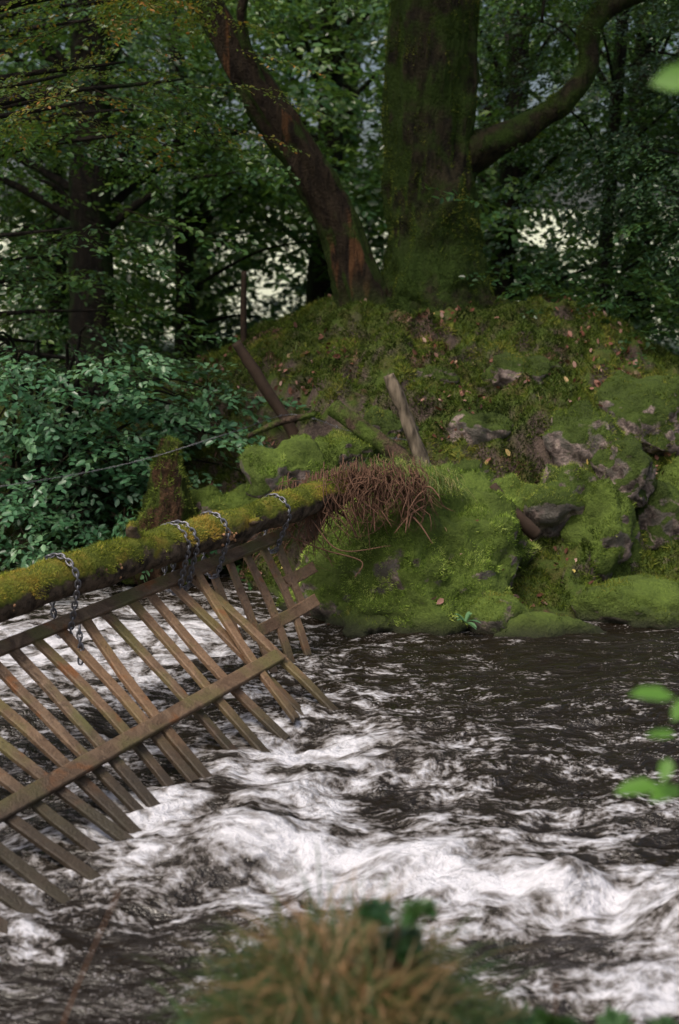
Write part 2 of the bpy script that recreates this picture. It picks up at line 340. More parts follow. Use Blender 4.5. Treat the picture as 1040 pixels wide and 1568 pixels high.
def axis(a, b, step, lo, hi, g=1.25):
    c = list(np.arange(a, b, step)); s = step; x = c[-1]
    while x < hi: s *= g; x += s; c.append(x)
    s = step; x = a; L = []
    while x > lo: s *= g; x -= s; L.append(x)
    return np.array(L[::-1]+c)
def gridmesh(X, Y, f):
    xx, yy = np.meshgrid(X, Y); x = xx.ravel(); y = yy.ravel(); z = f(x, y); nx = len(X)
    i = np.arange(len(Y)-1)[:, None]*nx; j = np.arange(nx-1)[None]
    Q = np.stack([i+j, i+j+1, i+nx+j+1, i+nx+j], -1).reshape(-1, 4); return np.stack([x, y, z], 1), Q
YA = axis(2.4, 4.3, .08, -60, 9.4, 1.2); YA = YA[YA < 9.3]; YB = axis(9.5, 15.2, .03, 9.4, 420); YB = YB[YB > 9.35]
GV, GQ = gridmesh(axis(-3.6, 4.2, .03, -300, 300), np.r_[YA, YB], terrain)
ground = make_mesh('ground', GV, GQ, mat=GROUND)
def hz(x, y): return float(terrain(np.array([float(x)]), np.array([float(y)]))[0])

# ------------------------------------------------------------------ water
def wlevel(y): return np.interp(y, [3, 5, 6, 7.5, 8.5, 12.5], [-.36, -.3, -.2, -.05, 0, .1])
BL = [(-.7, 6.7, .8, .38, .5), (-.1, 6.15, .8, .28, .5), (.1, 7.5, .55, .45, .4), (-.5, 7.5, .5, .4, .38), (1.1, 5.95, .6, .3, .5), (.5, 6.25, .6, .28, .3), (1.4, 5.0, .45, .7, .5), (.2, 5.6, .9, .28, .15), (.7, 6.8, .8, .35, .12),
      (-2.2, 9.3, 1.3, 1.5, .52), (-1., 9.8, .7, .7, .32), (-1.5, 5.9, .42, .42, .3), (.9, 5.1, .4, .4, .14), (0, 8.4, .6, .45, .15), (1.9, 6.7, .7, .45, .14)]
def foamd(x, y):
    d = .385+0*x
    for cx, cy, sx, sy, a in BL: d = d+a*np.exp(-((x-cx)/sx)**2-((y-cy)/sy)**2)
    d -= .22*np.exp(-((x-1.6)/1.2)**2-((y-9.2)/1.1)**2)+.16*np.exp(-((x+.7)/1.5)**2-((y-4.7)/.6)**2)
    return np.clip(d, 0, .98)
def wz(x, y):
    d = foamd(x, y); c, s = math.cos(-.4), math.sin(-.4); u = x*c-y*s; v = x*s+y*c; p = np.stack([u*.9, v*1.5, 0*x], 1)
    tb = .12+d; h = tb*(.09*fbm(p*1.5, 3)+.045*(1-2*np.abs(fbm(p*2.8+9, 3)))+.018*fbm(p*8, 3)+.007*fbm(p*22, 2))
    h += .14*np.exp(-((x-.98)/.2)**2-((y-6.0)/.16)**2)+.18*np.exp(-((x-1.5)/.22)**2-((y-5.75)/.22)**2)+.09*np.exp(-((x+.35)/.4)**2-((y-6.4)/.18)**2)-.07*np.exp(-((x-1.22)/.12)**2-((y-5.8)/.2)**2)
    return wlevel(y)+h*(.3+.7*sstep(12, 9.5, y)*1)
WV, WQ = gridmesh(axis(-2.4, 2.6, .016, -40, 40), axis(4.2, 9.9, .016, 3.3, 12.3, 1.06), wz)
make_mesh('stream_water', WV, WQ, mat=WATER, attrs={'foam': foamd(WV[:, 0], WV[:, 1])})

# ------------------------------------------------------------------ rocks
def rock_arr(c, r, seed, amp=.16, cuts=9, sub=5, cut=(.62, .9), fine=.05):
    bpy.ops.mesh.primitive_ico_sphere_add(subdivisions=sub, radius=1); o = bpy.context.object; me = o.data
    V = np.empty(len(me.vertices)*3); me.vertices.foreach_get('co', V); V = V.reshape(-1, 3)
    F = np.empty(len(me.polygons)*3, dtype=np.int32); me.polygons.foreach_get('vertices', F); F = F.reshape(-1, 3)
    bpy.data.objects.remove(o); bpy.data.meshes.remove(me)
    rg = np.random.default_rng(seed)
    for k in range(cuts):
        n = unit(rg.normal(0, 1, 3)); d = rg.uniform(*cut); q = V@n; m = q > d; V[m] -= ((q[m]-d)*.85)[:, None]*n
    V = V*(1+amp*fbm(V*1.7+seed*3.1, 5))[:, None]
    V = V*np.array(r)+np.array(c); V += unit(V-np.array(c))*(fine*fbm(V*6+seed, 5)+fine*.8*(1-2*np.abs(fbm(V*3.5+seed*2, 4)))+fine*.5*np.tanh(6*fbm(V*2.6+seed*5, 3)))[:, None]; return V, F
def rock(name, c, r, seed, mat, nm=0, mossmat=None, thr=.1, **k):
    V, F = rock_arr(c, r, seed, **k); o = make_mesh(name, V, None, F, mat)
    if nm:
        rg = np.random.default_rng(seed+50); P, N = sample(V, F, nm, rg); kk = (N[:, 2]+1.3*fbm(P*3.5, 4) > thr) & (P[:, 2] > .08) & (fbm(P*5+3, 3) > -.17); a = Acc(); tufts(a, P[kk], N[kk], .024, .003, rg); a.build('moss_tufts', mossmat, False, o)
    return V, F
BIG = rock('mossy_rock', (.52, 10.62, .16), (.98, .82, 1.06), 11, ROCK, 150000, MOSS_B, -.05, amp=.24, cuts=10, sub=6, fine=.085)
k2 = dict(amp=.35, fine=.09, cut=(.5, .85))
rs = [((-.42, 11.1, .98), (.25, .25, .26), 3, ROCK, 14000, MOSS_B), ((-.02, 11.3, 1.12), (.24, .22, .2), 4, ROCK, 9000, MOSS_M),
      ((1.12, 11.75, 1.2), (.26, .2, .18), 5, ROCK2, 4500, MOSS_D), ((1.72, 11.2, .74), (.3, .25, .34), 6, ROCK2, 9000, MOSS_M), ((2.05, 10.95, .44), (.28, .28, .48), 7, ROCK, 14000, MOSS_M),
      ((2.0, 11.6, 1.05), (.3, .25, .37), 8, ROCK2, 10000, MOSS_M), ((2.55, 12.0, 1.25), (.42, .35, .42), 9, ROCK2, 12000, MOSS_D), ((2.5, 11.3, .52), (.35, .3, .42), 10, ROCK2, 10000, MOSS_M),
      ((1.5, 9.85, -.07), (.42, .22, .16), 12, ROCK, 7000, MOSS_D), ((1.15, 10.0, .03), (.28, .2, .18), 13, ROCK, 5000, MOSS_D), ((2.35, 10.25, .06), (.5, .28, .22), 14, ROCK, 8000, MOSS_D),
      ((.75, 12.2, 1.62), (.22, .2, .14), 15, ROCK2, 4000, MOSS_D), ((1.55, 12.55, 1.73), (.3, .25, .15), 16, ROCK2, 6000, MOSS_D), ((.2, 10.3, -.05), (.3, .5, .25), 17, ROCK, 3000, MOSS_D),
      ((2.9, 12.4, 1.3), (.45, .4, .45), 18, ROCK, 12000, MOSS_D), ((-1.0, 11.7, .5), (.4, .3, .3), 19, ROCK, 5000, MOSS_M), ((3.0, 10.7, .25), (.45, .3, .32), 21, ROCK2, 7000, MOSS_D), ((.35, 11.75, 1.28), (.22, .2, .18), 22, ROCK2, 3000, MOSS_D),
      ((1.35, 11.2, .58), (.24, .2, .28), 23, ROCK, 6000, MOSS_M), ((2.95, 11.5, .8), (.32, .3, .4), 24, ROCK, 8000, MOSS_D), ((1.0, 11.4, .85), (.22, .2, .2), 25, ROCK2, 3000, MOSS_D), ((2.3, 11.2, .95), (.2, .2, .25), 26, ROCK2, 4000, MOSS_D)]
for i, (c, r, s, m, n, mm) in enumerate(rs): rock('mossy_boulder', c, r, s, m, n, mm, **k2)

# moss + litter on the mound
rg = np.random.default_rng(21)
sel = (GV[GQ[:, 0], 0] > -3) & (GV[GQ[:, 0], 0] < 4.1) & (GV[GQ[:, 0], 1] > 9.9) & (GV[GQ[:, 0], 1] < 15)
GT = tris_of(GV, GQ[sel], None); P, N = sample(GV, GT, 420000, rg)
k = (P[:, 2] > .1) & (fbm(P*1.6+5, 3)+.8*fbm(P*5, 3) > -.15); a = Acc(); tufts(a, P[k], N[k], .036, .0048, rg); a.build('moss', MOSS_D, False)
P, N = sample(GV, GT, 9500, rg); k = (P[:, 2] > .12) & (fbm(P*2.3+8, 3) > rg.uniform(-.1, .5, len(P))) & (P[:, 0] > -1.8); P = P[k]; N = N[k]
P2, N2 = sample(BIG[0], BIG[1], 90, rg); k = (N2[:, 2] > .25); P = np.vstack([P, P2[k]]); N = np.vstack([N, N2[k]]); n = len(P)
a = Acc(); place_leaves(a, P+N*.016, rg.normal(0, 1, (n, 3)), unit(N+rg.normal(0, .5, (n, 3))), rg.uniform(.03, .08, n), rg.random(n)**1.25); a.build('fallen_leaves', L_FALL, True)
a = Acc(); P, N = sample(GV, GT, 36000, rg); k = (P[:, 2] > .3) & (fbm(P*1.3+60, 3) > .15); P = P[k]; n = len(P)
d = unit(np.stack([rg.normal(0, .5, n), rg.normal(-.4, .4, n), rg.uniform(.2, 1.2, n)], 1)); s = unit(np.cross(d, [0, 0, 1.])); L = rg.uniform(.05, .18, n)[:, None]
mid = P+d*L*.6; tip = P+d*L+np.array([0, 0, -.35])*L
V = np.stack([P-s*.0025, P+s*.0025, mid+s*.002, mid-s*.002, tip], 1).reshape(-1, 3); i5 = np.arange(n)[:, None]*5
a.add(V, i5+[[0, 1, 2, 3]], i5+[[3, 2, 4]], np.repeat(rg.random(n), 5)); a.build('grass', leaf_mat('mound_grass', [(0, (.05, .1, .018)), (.7, (.11, .17, .03)), (1, (.22, .2, .08))], .6, .3), True)

# ------------------------------------------------------------------ main oak
oak = empty('oak_tree'); a = Acc()
tube(a, [(.93, 14.1, 1.7), (.93, 14.1, 2.05), (.92, 14.1, 2.35), (.89, 14.1, 2.8), (.87, 14.1, 3.3), (.88, 14.1, 4.1), (.92, 14.1, 5.2), (1.0, 14.2, 6.8), (1.2, 14.3, 9)], [.88, .74, .58, .46, .43, .42, .4, .34, .22], 170, 90, .16, 2.0, ridge=.28, seed=2)
for (x1, y1, r0) in [(.25, 13.75, .15), (.6, 13.5, .13), (1.1, 13.5, .14), (1.55, 13.75, .15)]:
    x0, y0 = .92+(x1-.92)*.35, 14.1+(y1-14.1)*.35; xe, ye = .92+(x1-.92)*1.7, 14.1+(y1-14.1)*1.7
    tube(a, [(x0, y0, 2.6), (.5*(x0+x1), .5*(y0+y1), 2.3), (x1, y1, hz(x1, y1)-.01), (xe, ye, hz(xe, ye)-.08)], [.08, r0, r0*.6, r0*.3], 40, 18, .35, 4, ridge=.2, seed=x1)
tube(a, [(1.1, 14.1, 3.65), (1.5, 13.95, 3.82), (1.85, 13.85, 4.0), (2.12, 13.8, 4.18), (2.33, 13.8, 4.5), (2.34, 13.8, 4.85), (2.6, 13.8, 5.08), (3.0, 13.7, 5.2), (3.9, 13.4, 5.6)], [.24, .16, .12, .11, .1, .095, .1, .085, .05], 80, 18, .35, 5, seed=7)
trk = a.build('trunk', BARK_OAK, True, oak)
V, Q, T, _ = a.arr(); rgm = np.random.default_rng(71); P, N = sample(V, tris_of(V, Q, T), 120000, rgm)
k = (P[:, 2] < 5.6) & (P[:, 2] > 1.9) & (fbm(P*3+2, 4)+.45*np.abs(N[:, 0])+np.clip((3.3-P[:, 2])*.5, -.25, .6) > .14); b = Acc(); tufts(b, P[k], N[k], .022, .004, rgm); b.build('moss_tufts', MOSS_D, False, oak)
a = Acc()
tube(a, [(.42, 13.85, 1.85), (.25, 13.8, 2.25), (.14, 13.8, 2.6), (-.03, 13.8, 3.1), (-.32, 13.8, 3.6), (-.62, 13.8, 4.05), (-.95, 13.8, 4.55), (-1.2, 13.8, 5.0), (-1.5, 13.8, 5.6), (-2, 13.6, 7)], [.36, .27, .22, .2, .195, .185, .17, .16, .14, .1], 140, 40, .22, 3, ridge=.3, seed=12)
tube(a, [(-.65, 13.8, 4.1), (-.9, 13.6, 4.9), (-.6, 13.5, 5.6)], [.06, .05, .03], 20, 8, .2, 5)
a.build('leaning_stem', BARK_STEM, True, oak)
rg = np.random.default_rng(5); fo = Acc(); tw = Acc(); lim = Acc()
def clump(fo, tw, c, r, n, kind, rg, size=(.7, 1.1), pitch=(-.4, .1), tint=(0, 1)):
    q = rg.normal(0, .5, (n, 3)); C = np.array(c)+q*np.array(r); az = np.arctan2(q[:, 1], q[:, 0])+rg.normal(0, .7, n)
    m = rg.uniform(0, .5); sprays(fo, tw, C, az, rg.uniform(size[0], size[1], n), rg, kind, pitch, (tint[0]+m, min(tint[1], m+.6)))
for k in range(15):
    an = rg.uniform(0, 6.28); rr = rg.uniform(.8, 4); c = np.array([.9+rr*math.cos(an), 14.6+rr*.85*math.sin(an), rg.uniform(7.0, 9.5)])
    tube(lim, [(1.0+.2*math.cos(an), 14.2, 6.2), (1+.4*rr*math.cos(an), 14.3+.4*rr*math.sin(an), c[2]-.4), c], [.14, .08, .03], 14, 6, .1)
    clump(fo, None, c, (1.2, 1.2, .5), 22, 'big', rg)
for (c, r, n) in [((-.9, 13.2, 5.2), (.5, .5, .2), 14), ((.1, 13.4, 5.35), (.6, .5, .22), 14), ((2.3, 13.2, 5.35), (.8, .5, .25), 22), ((3.3, 13.2, 5.1), (.6, .5, .35), 24), ((1.9, 13.9, 4.9), (.3, .3, .25), 5), ((1.6, 13.6, 5.5), (.6, .5, .2), 14)]:
    clump(fo, tw, c, r, n, 'fine', rg, (.5, .8)); tube(lim, [(c[0]*.5+.5, 14.1, 6.2), (c[0], c[1]+.2, c[2]+.5), c], [.06, .035, .015], 12, 6, .1)
lim.build('limbs', BARK_DK, True, oak); fo.build('foliage', L_BEECH, True, oak); tw.build('twigs', TWIG, False, oak)

# ------------------------------------------------------------------ background trees
def bgtree(name, base, r, H, lean, clumps, kind, mat, seed, twigs=False, n=22, size=(.8, 1.3), bark=BARK_DK, pitch=(-.4, .1), spread=(.9, .9, .4)):
    rg = np.random.default_rng(seed); e = empty(name); t = Acc(); x, y = base; z = hz(x, y)
    pts = [(x, y, z-.2)]+[(x+lean*f+rg.normal(0, .05), y+rg.normal(0, .05), z+H*f) for f in (.15, .35, .6, .8, 1)]
    tube(t, pts, [r*1.5, r*1.1, r, r*.85, r*.65, r*.3], 50, 14, .15, 3, seed=seed)
    fo = Acc(); tw = Acc() if twigs else None
    for c in clumps:
        f = np.clip((c[2]-z-.5)/H, .1, .95)*.85; p0 = (x+lean*f, y, z+H*f); c = np.array(c, float)
        tube(t, [p0, (p0[0]*.5+c[0]*.5, p0[1]*.5+c[1]*.5, .4*p0[2]+.6*c[2]+.15), c], [r*.28, r*.17, .01], 14, 6, .15, seed=seed)
        clump(fo, tw, c, spread, n, kind, rg, size, pitch)
    t.build('trunk', bark, True, e); fo.build('foliage', mat, True, e)
    if twigs: tw.build('twigs', TWIG, False, e)
    return e
def cl(seed, n, x, y, z):
    rg = np.random.default_rng(seed); return [(rg.uniform(*x), rg.uniform(*y), rg.uniform(*z)) for _ in range(n)]
bgtree('beech_tree', (-3.1, 18), .25, 11, .1, cl(1, 21, (-6, -1), (17.5, 20), (1.7, 6.8)), 'beech', L_BEECH, 31, n=20)
bgtree('beech_tree', (-4.2, 21), .13, 10, .2, cl(2, 17, (-7.5, -2), (20, 23), (1.3, 7)), 'big', L_BEECH, 32, n=18)
bgtree('beech_tree', (-2.15, 20), .12, 10, -.1, cl(3, 17, (-4, .2), (19.5, 22), (1.3, 7)), 'big', L_BEECH, 33, n=18)
bgtree('beech_tree', (-.3, 23), .2, 11, .1, cl(4, 24, (-2.5, 2), (20, 25), (1.3, 7.6)), 'big', L_BEECH, 34, n=18)
bgtree('beech_tree', (2.3, 20), .16, 10, .1, cl(5, 20, (.6, 4.4), (18, 22), (1.4, 7.2)), 'big', L_BEECH, 35, n=18)
bgtree('holly_tree', (3.15, 17), .08, 8, .1, cl(6, 16, (2, 5.5), (15.5, 18), (2.4, 6.4)), 'fine', L_DARK, 36, n=22)
bgtree('beech_tree', (4.1, 20), .15, 10, .1, cl(7, 16, (3, 7.5), (18.5, 22), (2.4, 7)), 'big', L_BEECH, 37, n=18)
bgtree('holly_tree', (4.3, 14.8), .09, 7, .2, cl(8, 14, (2.9, 5.5), (14, 16), (2.4, 6.0)), 'fine', L_DARK, 38, n=24, size=(.6, 1))
for i, (x, y) in enumerate([(-8.5, 26), (-5.5, 28), (-2.6, 27), (.2, 29), (2.8, 27), (5.8, 28), (8.5, 25), (-11, 22), (11, 22), (-14, 27), (14, 27)]):
    bgtree('beech_tree', (x, y), .2, 12, .1, cl(40+i, 17, (x-2.3, x+2.3), (y-1.5, y+1.5), (1.4, 9)), 'far', L_BEECH, 60+i, n=17, size=(1, 1.5), spread=(1.3, 1.2, .6))
bgtree('beech_tree', (-4.8, 14.2), .2, 9, .2, cl(9, 26, (-4.6, -1.5), (12.8, 15.2), (1.5, 5.4)), 'beech', L_BEECH, 51, True, n=11, size=(.6, 1.0), spread=(.8, .6, .18), pitch=(-.25, .05))
bgtree('oak_tree', (-4.6, 11.2), .2, 8, .3, cl(10, 12, (-3.0, -1.2), (10.6, 12.4), (3.6, 5.2))+[(-.7, 12.2, 5.0), (-1.2, 12, 4.9)], 'fine', L_OAK, 52, True, n=8, size=(.45, .75), spread=(.45, .45, .25))

rg = np.random.default_rng(77); e = empty('hazel_bush'); fo = Acc(); tw = Acc(); st = Acc()
for c in cl(11, 34, (-3.1, -1.6), (11.3, 12.6), (.4, 1.95))+cl(12, 16, (-2.2, -.9), (12.3, 12.9), (.7, 1.6)):
    tube(st, [(-2.6+rg.normal(0, .2), 12.5+rg.normal(0, .1), .2), ((c[0]-2.6)/2, 12.3, c[2]+.1), c], [.025, .015, .006], 12, 5)
    clump(fo, tw, c, (.45, .4, .2), 7, 'hazel', rg, (.4, .7), (-.5, .1))
st.build('stems', BARK_DK, True, e); fo.build('foliage', L_HAZEL, True, e); tw.build('twigs', TWIG, False, e)
rg = np.random.default_rng(78); e = empty('undergrowth'); fo = Acc()
for c in cl(13, 56, (-9, 9), (16, 27), (1.0, 2.1))+cl(14, 8, (1.5, 3.2), (13.6, 14.5), (2.25, 2.5)):
    clump(fo, None, c, (.9, .6, .45), 12, 'beech', rg, (.4, .9), (-.2, .5))
for c in cl(15, 16, (-3.5, -.9), (11.7, 12.4), (.2, .55)): clump(fo, None, c, (.3, .2, .15), 6, 'beech', rg, (.3, .6), (-.5, .3))
fo.build('foliage', L_UNDER, True, e)

# ------------------------------------------------------------------ barrier: log, rack, chains
rg = np.random.default_rng(3)
logP = np.array([(-3.1, 5.6, .7), (-1.81, 7.4, .845), (-.9, 8.7, .93), (-.35, 9.45, 1.0), (.12, 10.1, 1.07)])
a = Acc(); tube(a, logP, [.13, .122, .112, .1, .09], 160, 48, .32, 4.5, seed=4)
tube(a, [(-1.2, 8.27, .98), (-1.22, 8.22, 1.06), (-1.2, 8.2, 1.1)], [.045, .035, .028], 10, 10, .3, 8)
tube(a, [(-.62, 9.08, .95), (-.56, 8.98, .98), (-.52, 8.93, 1.0)], [.04, .03, .022], 10, 10, .3, 8)
log = a.build('fallen_log', LOGM)
V, Q, T, _ = a.arr(); F = tris_of(V, Q, T); P, N = sample(V, F, 80000, rg)
k = (N[:, 2]+1.0*fbm(P*6, 3) > .15); b = Acc(); tufts(b, P[k], N[k], .017, .0022, rg, .1); b.build('moss_tufts', MOSS_L, False, log)
b = Acc()
for i in range(130):
    t = rg.uniform(.0, .75); c = logP[1]*(1-t)+logP[3]*t; an = rg.uniform(-.9, .1); rr = .113
    nr = np.array([.81*math.cos(an), -.58*math.cos(an), math.sin(an)]); p = c+nr*rr; s = rg.uniform(.005, .012)
    if vnoise(np.array([[t*14, 1., 2.]]))[0] < .0: continue
    tube(b, [p-nr*.01, p+nr*s*.6, p+nr*s], [s*.7, s, s*.4], 5, 7)
b.build('bracket_fungi', m_simple('fungus', (.3, .14, .06), (.5, .3, .17), .7), True, log)

rack = empty('timber_water_gate'); a = Acc()
def Tp(t): return np.array([-1.82+1.45*t, 7.45+2.1*t, .53+.25*t])
def Bp(t):
    ks = [-.75, -.5, -.4, -.3, -.13, .1, .2, .6]
    return np.array([np.interp(t, ks, [-1.65, -1.34, -1.26, -1.13, -1.06, -.92, -.8, -.08]), np.interp(t, ks, [5.2, 5.8, 6.02, 6.2, 6.6, 6.98, 7.11, 8.15]), np.interp(t, ks, [-.25, -.2, -.2, -.15, -.1, -.05, -.04, 0])])
nrm = np.cross(Bp(.2)-Tp(.2), Tp(.6)-Tp(.2)); nrm /= np.linalg.norm(nrm)
if nrm[2] < 0: nrm = -nrm
for i in range(19):
    t = -.71+.073*i; p = Tp(t)+rg.normal(0, .012, 3); q = Bp(t)+rg.normal(0, .035, 3)*np.array([1, 1, 0]); d = (q-p)
    plank(a, p-d*.02, q+d*rg.uniform(.03, .12), .062, .034, nrm, rg, rg.random())
plank(a, Tp(.62)+nrm*.04, Bp(.5)+nrm*.03, .055, .035, nrm, rg, .9)
plank(a, Tp(-.8)+nrm*.037, Tp(1.0)+nrm*.037, .085, .036, nrm, rg, .25)
f = .65; lo = [Tp(t)+(Bp(t)-Tp(t))*f+nrm*.037 for t in (-.7, .62)]; plank(a, lo[0], lo[1], .09, .036, nrm, rg, .35)
n2 = np.array([.6, -.65, .35])
for (t, L) in [(.7, .95), (.77, .9), (.84, 1.0), (.91, .95), (.97, .62)]:
    p = Tp(t)-nrm*.03; v = np.array([.31, -.22, -.72]); plank(a, p, p+v*L*1.05+rg.normal(0, .01, 3), .055, .03, n2, rg, rg.random())
plank(a, (-.57, 8.93, .25), (-.16, 9.42, .37), .085, .035, n2, rg, .6); plank(a, (-.37, 9.38, .5), (-.18, 9.62, .555), .08, .035, n2, rg, .8)
a.build('slats_and_rails', WOOD, False, rack)

def link(acc, c, d, w):
    th = np.linspace(0, 2*np.pi, 14, endpoint=False); h = .026; r = .014; mr = .0058; V = []; nn = np.cross(d, w)
    for t in th:
        cc = c+d*(math.cos(t)*h)+w*(math.sin(t)*r); o = unit(d*math.cos(t)/h*r+w*math.sin(t))
        for ph in np.linspace(0, 2*np.pi, 6, endpoint=False): V.append(cc+o*math.cos(ph)*mr+nn*math.sin(ph)*mr)
    i = np.arange(14)[:, None]; j = np.arange(6)[None]; Q = np.stack([i*6+j, ((i+1) % 14)*6+j, ((i+1) % 14)*6+(j+1) % 6, i*6+(j+1) % 6], -1).reshape(-1, 4); acc.add(V, Q)
def chain(cpt, axis_dir, rail_pt, rtop, name='steel_chain', tail=0):
    ax = unit(np.array(axis_dir, float)); c = np.array(cpt, float); rp = np.array(rail_pt, float)
    dn = rp-c; dn -= ax*np.dot(dn, ax); L = np.linalg.norm(dn); dn /= L; sd = np.cross(ax, dn); path = []
    for th in np.linspace(0, math.pi, 24): path.append(c+sd*math.cos(th)*rtop-dn*math.sin(th)*rtop)
    for f in np.linspace(0.05, 1, 12): path.append(c-sd*rtop*(1-f*.55)+dn*(L*f))
    for th in np.linspace(0, math.pi, 8)[1:-1]: path.append(c+dn*(L+.03*math.sin(th))-sd*rtop*.45*math.cos(th))
    for f in np.linspace(1, 0.05, 12): path.append(c+sd*rtop*(1-f*.55)+dn*(L*f))
    path.append(path[0]); P = np.array(path)+ax*np.linspace(-.025, .03, len(path))[:, None]
    s = np.r_[0, np.cumsum(np.linalg.norm(np.diff(P, axis=0), axis=1))]; step = .034; acc = Acc(); n = int(s[-1]/step)
    pts = [np.array([np.interp(x, s, P[:, k]) for k in range(3)]) for x in np.arange(n+1)*step]
    for i in range(len(pts)-1):
        p = pts[i]; d = unit(pts[i+1]-p); u = unit(np.cross(d, ax+.01)); v = np.cross(d, u); w = unit(u+v) if i % 2 else unit(u-v)
        link(acc, (p+pts[i+1])/2, d, w)
    if tail:
        q = P[np.argmin(P@np.array([-.6, .75, .3]))].copy(); q[2] = rp[2]+.05
        for i in range(tail):
            d = unit(np.array([.1*math.sin(i), -.1, -1.])); u = np.array([1., 0, 0]) if i % 2 else np.array([0, 1., 0]); link(acc, q, d, unit(u-d*np.dot(u, d))); q = q+d*.034
    return acc.build(name, STEEL)
lp = catmull(logP, 200)
def lpt(x): return lp[np.argmin(abs(lp[:, 0]-x))]
AX = (.58, .81, .07)
for x, t, tl in [(-1.56, .17, 6), (-1.02, .51, 0), (-.96, .56, 0), (-.8, .68, 0), (-.42, .95, 0)]:
    chain(lpt(x), AX, Tp(t)-np.array([0, 0, .03]), .134 if x < -1.2 else .124 if x < -.5 else .112, tail=tl)

# ------------------------------------------------------------------ root debris
rg = np.random.default_rng(8); a = Acc()
for i in range(620):
    t = rg.random(); p = np.array([-.42+1.05*t, 9.74+.24*t+rg.normal(0, .07), .97+.1*t+.12*math.sin(t*3.1)+rg.normal(0, .05)])
    d = np.array([rg.normal(-.15, .5), rg.normal(-.25, .25), -1.]); L = rg.uniform(.1, .6)*(1.1-.5*t); pts = [p+np.array([0, .15, .03]), p]
    for k in range(3): p = p+unit(d+rg.normal(0, .6, 3))*L/3; pts.append(p)
    r = rg.uniform(.0016, .0045); tube(a, pts, [r*1.3, r, r, r*.8, r*.4], 9, 4)
for i in range(50):
    p = np.array([rg.uniform(-.35, .65), 9.88, rg.uniform(.9, 1.12)]); q = p+np.array([rg.normal(0, .2), rg.uniform(-.2, 0), rg.uniform(-.2, .06)]); tube(a, [p, (p+q)/2+[0, 0, .03], q], [.009, .007, .003], 10, 5, .2)
tube(a, [(-.35, 9.75, .75), (-.1, 9.6, .68), (.15, 9.5, .62), (.1, 9.5, .5)], [.006, .005, .005, .002], 20, 5); tube(a, [(-.2, 9.6, .9), (0, 9.5, .7), (.35, 9.55, .72)], [.005, .005, .002], 20, 5)
a.build('root_debris', ROOTM)
a = Acc()
def strap(acc, p, d, L, w, droop, n=6, tint=.5, side=None):
    p = np.array(p, float); d = unit(np.array(d, float)); s = unit(np.cross(d, [0, 0, 1.])) if side is None else side; V = []
    for i in range(n+1):
        f = i/n; c = p+d*L*f+np.array([0, 0, -droop*L*f*f]); ww = w*math.sin(math.pi*(.08+.92*f))**.6*(1-f*.3) if i < n else 0.0005; V += [c-s*ww, c+s*ww]
    Q = [[2*i, 2*i+1, 2*i+3, 2*i+2] for i in range(n)]; acc.add(V, Q, None, tint)
for i in range(900):
    x = rg.uniform(-.15, .85); y = rg.uniform(9.95, 10.45); strap(a, (x, y, 1.05+.1*math.sin(x*4)+(y-10)*.15), (rg.normal(0, .6), rg.uniform(-1, .1), rg.uniform(.2, 1)), rg.uniform(.1, .28), .0024, rg.uniform(.5, 1.2), 5, rg.random())
a.build('overhanging_grass', leaf_mat('lip_grass', [(0, (.06, .13, .02)), (.5, (.15, .21, .04)), (1, (.38, .3, .12))], .6, .3))

# ------------------------------------------------------------------ posts, stump, branches, wire
a = Acc(); tube(a, [(-.3, 12.0, .95), (-.42, 12.0, 1.28), (-.65, 12, 1.65), (-.87, 12.0, 2.0)], [.055, .055, .05, .045], 30, 10, .25, 6, ridge=.2); a.build('fence_post', POSTD)
a = Acc(); tube(a, [(.66, 11.0, 1.05), (.56, 11.0, 1.35), (.48, 11, 1.55), (.38, 11.0, 1.79)], [.06, .055, .052, .045], 40, 14, .35, 6, ridge=.35); a.build('fence_post', GREY)
a = Acc(); tube(a, [(-.93, 13.9, 1.7), (-.93, 13.9, 2.2), (-.92, 13.9, 2.6)], [.03, .03, .025], 12, 8, .1); a.build('fence_post', POSTD)
a = Acc(); tube(a, [(-.05, 11.45, 1.5), (.2, 11.3, 1.33), (.5, 11.1, 1.13), (.62, 11.0, 1.05)], [.075, .07, .062, .05], 50, 18, .4, 5, ridge=.35); a.build('mossy_branch', m_bark('branch_bark', (.03, .02, .014), (.12, .08, .055), (.05, .075, .013), .46, .6))
a = Acc(); tube(a, [(1.15, 10.6, .98), (1.3, 10.5, .8), (1.48, 10.5, .62)], [.04, .05, .045], 24, 10, .3, 7, ridge=.3); a.build('broken_branch', POSTD)
a = Acc(); tube(a, [(-.75, 11.6, 1.25), (-.5, 11.6, 1.36), (-.2, 11.7, 1.42)], [.024, .028, .022], 24, 10, .4, 7); a.build('mossy_branch', bpy.data.materials['branch_bark'])
a = Acc(); tube(a, [(-1.43, 11.4, .1), (-1.42, 11.4, .5), (-1.39, 11.4, .8), (-1.37, 11.4, 1.08), (-1.34, 11.4, 1.24)], [.3, .24, .19, .13, .09], 70, 36, .6, 3.5, ridge=.6, seed=5)
stump = a.build('tree_stump', m_bark('stump_wood', (.022, .012, .007), (.1, .055, .028), (.04, .055, .01), .5, .64))
V, Q, T, _ = a.arr(); P, N = sample(V, tris_of(V, Q, T), 18000, rg); k = (P[:, 2] > 1.02) | ((N[:, 2]+1.2*fbm(P*4, 3) > .15)); b = Acc(); tufts(b, P[k], N[k], .025, .004, rg); b.build('moss_tufts', MOSS_M, False, stump)
a = Acc(); w = catmull([(-3.6, 10.6, .85), (-2.6, 10.8, .95), (-1.7, 11.1, 1.08), (-.9, 11.3, 1.3), (-.4, 11.9, 1.4), (.1, 11.5, 1.3), (.6, 10.95, 1.28)], 160)
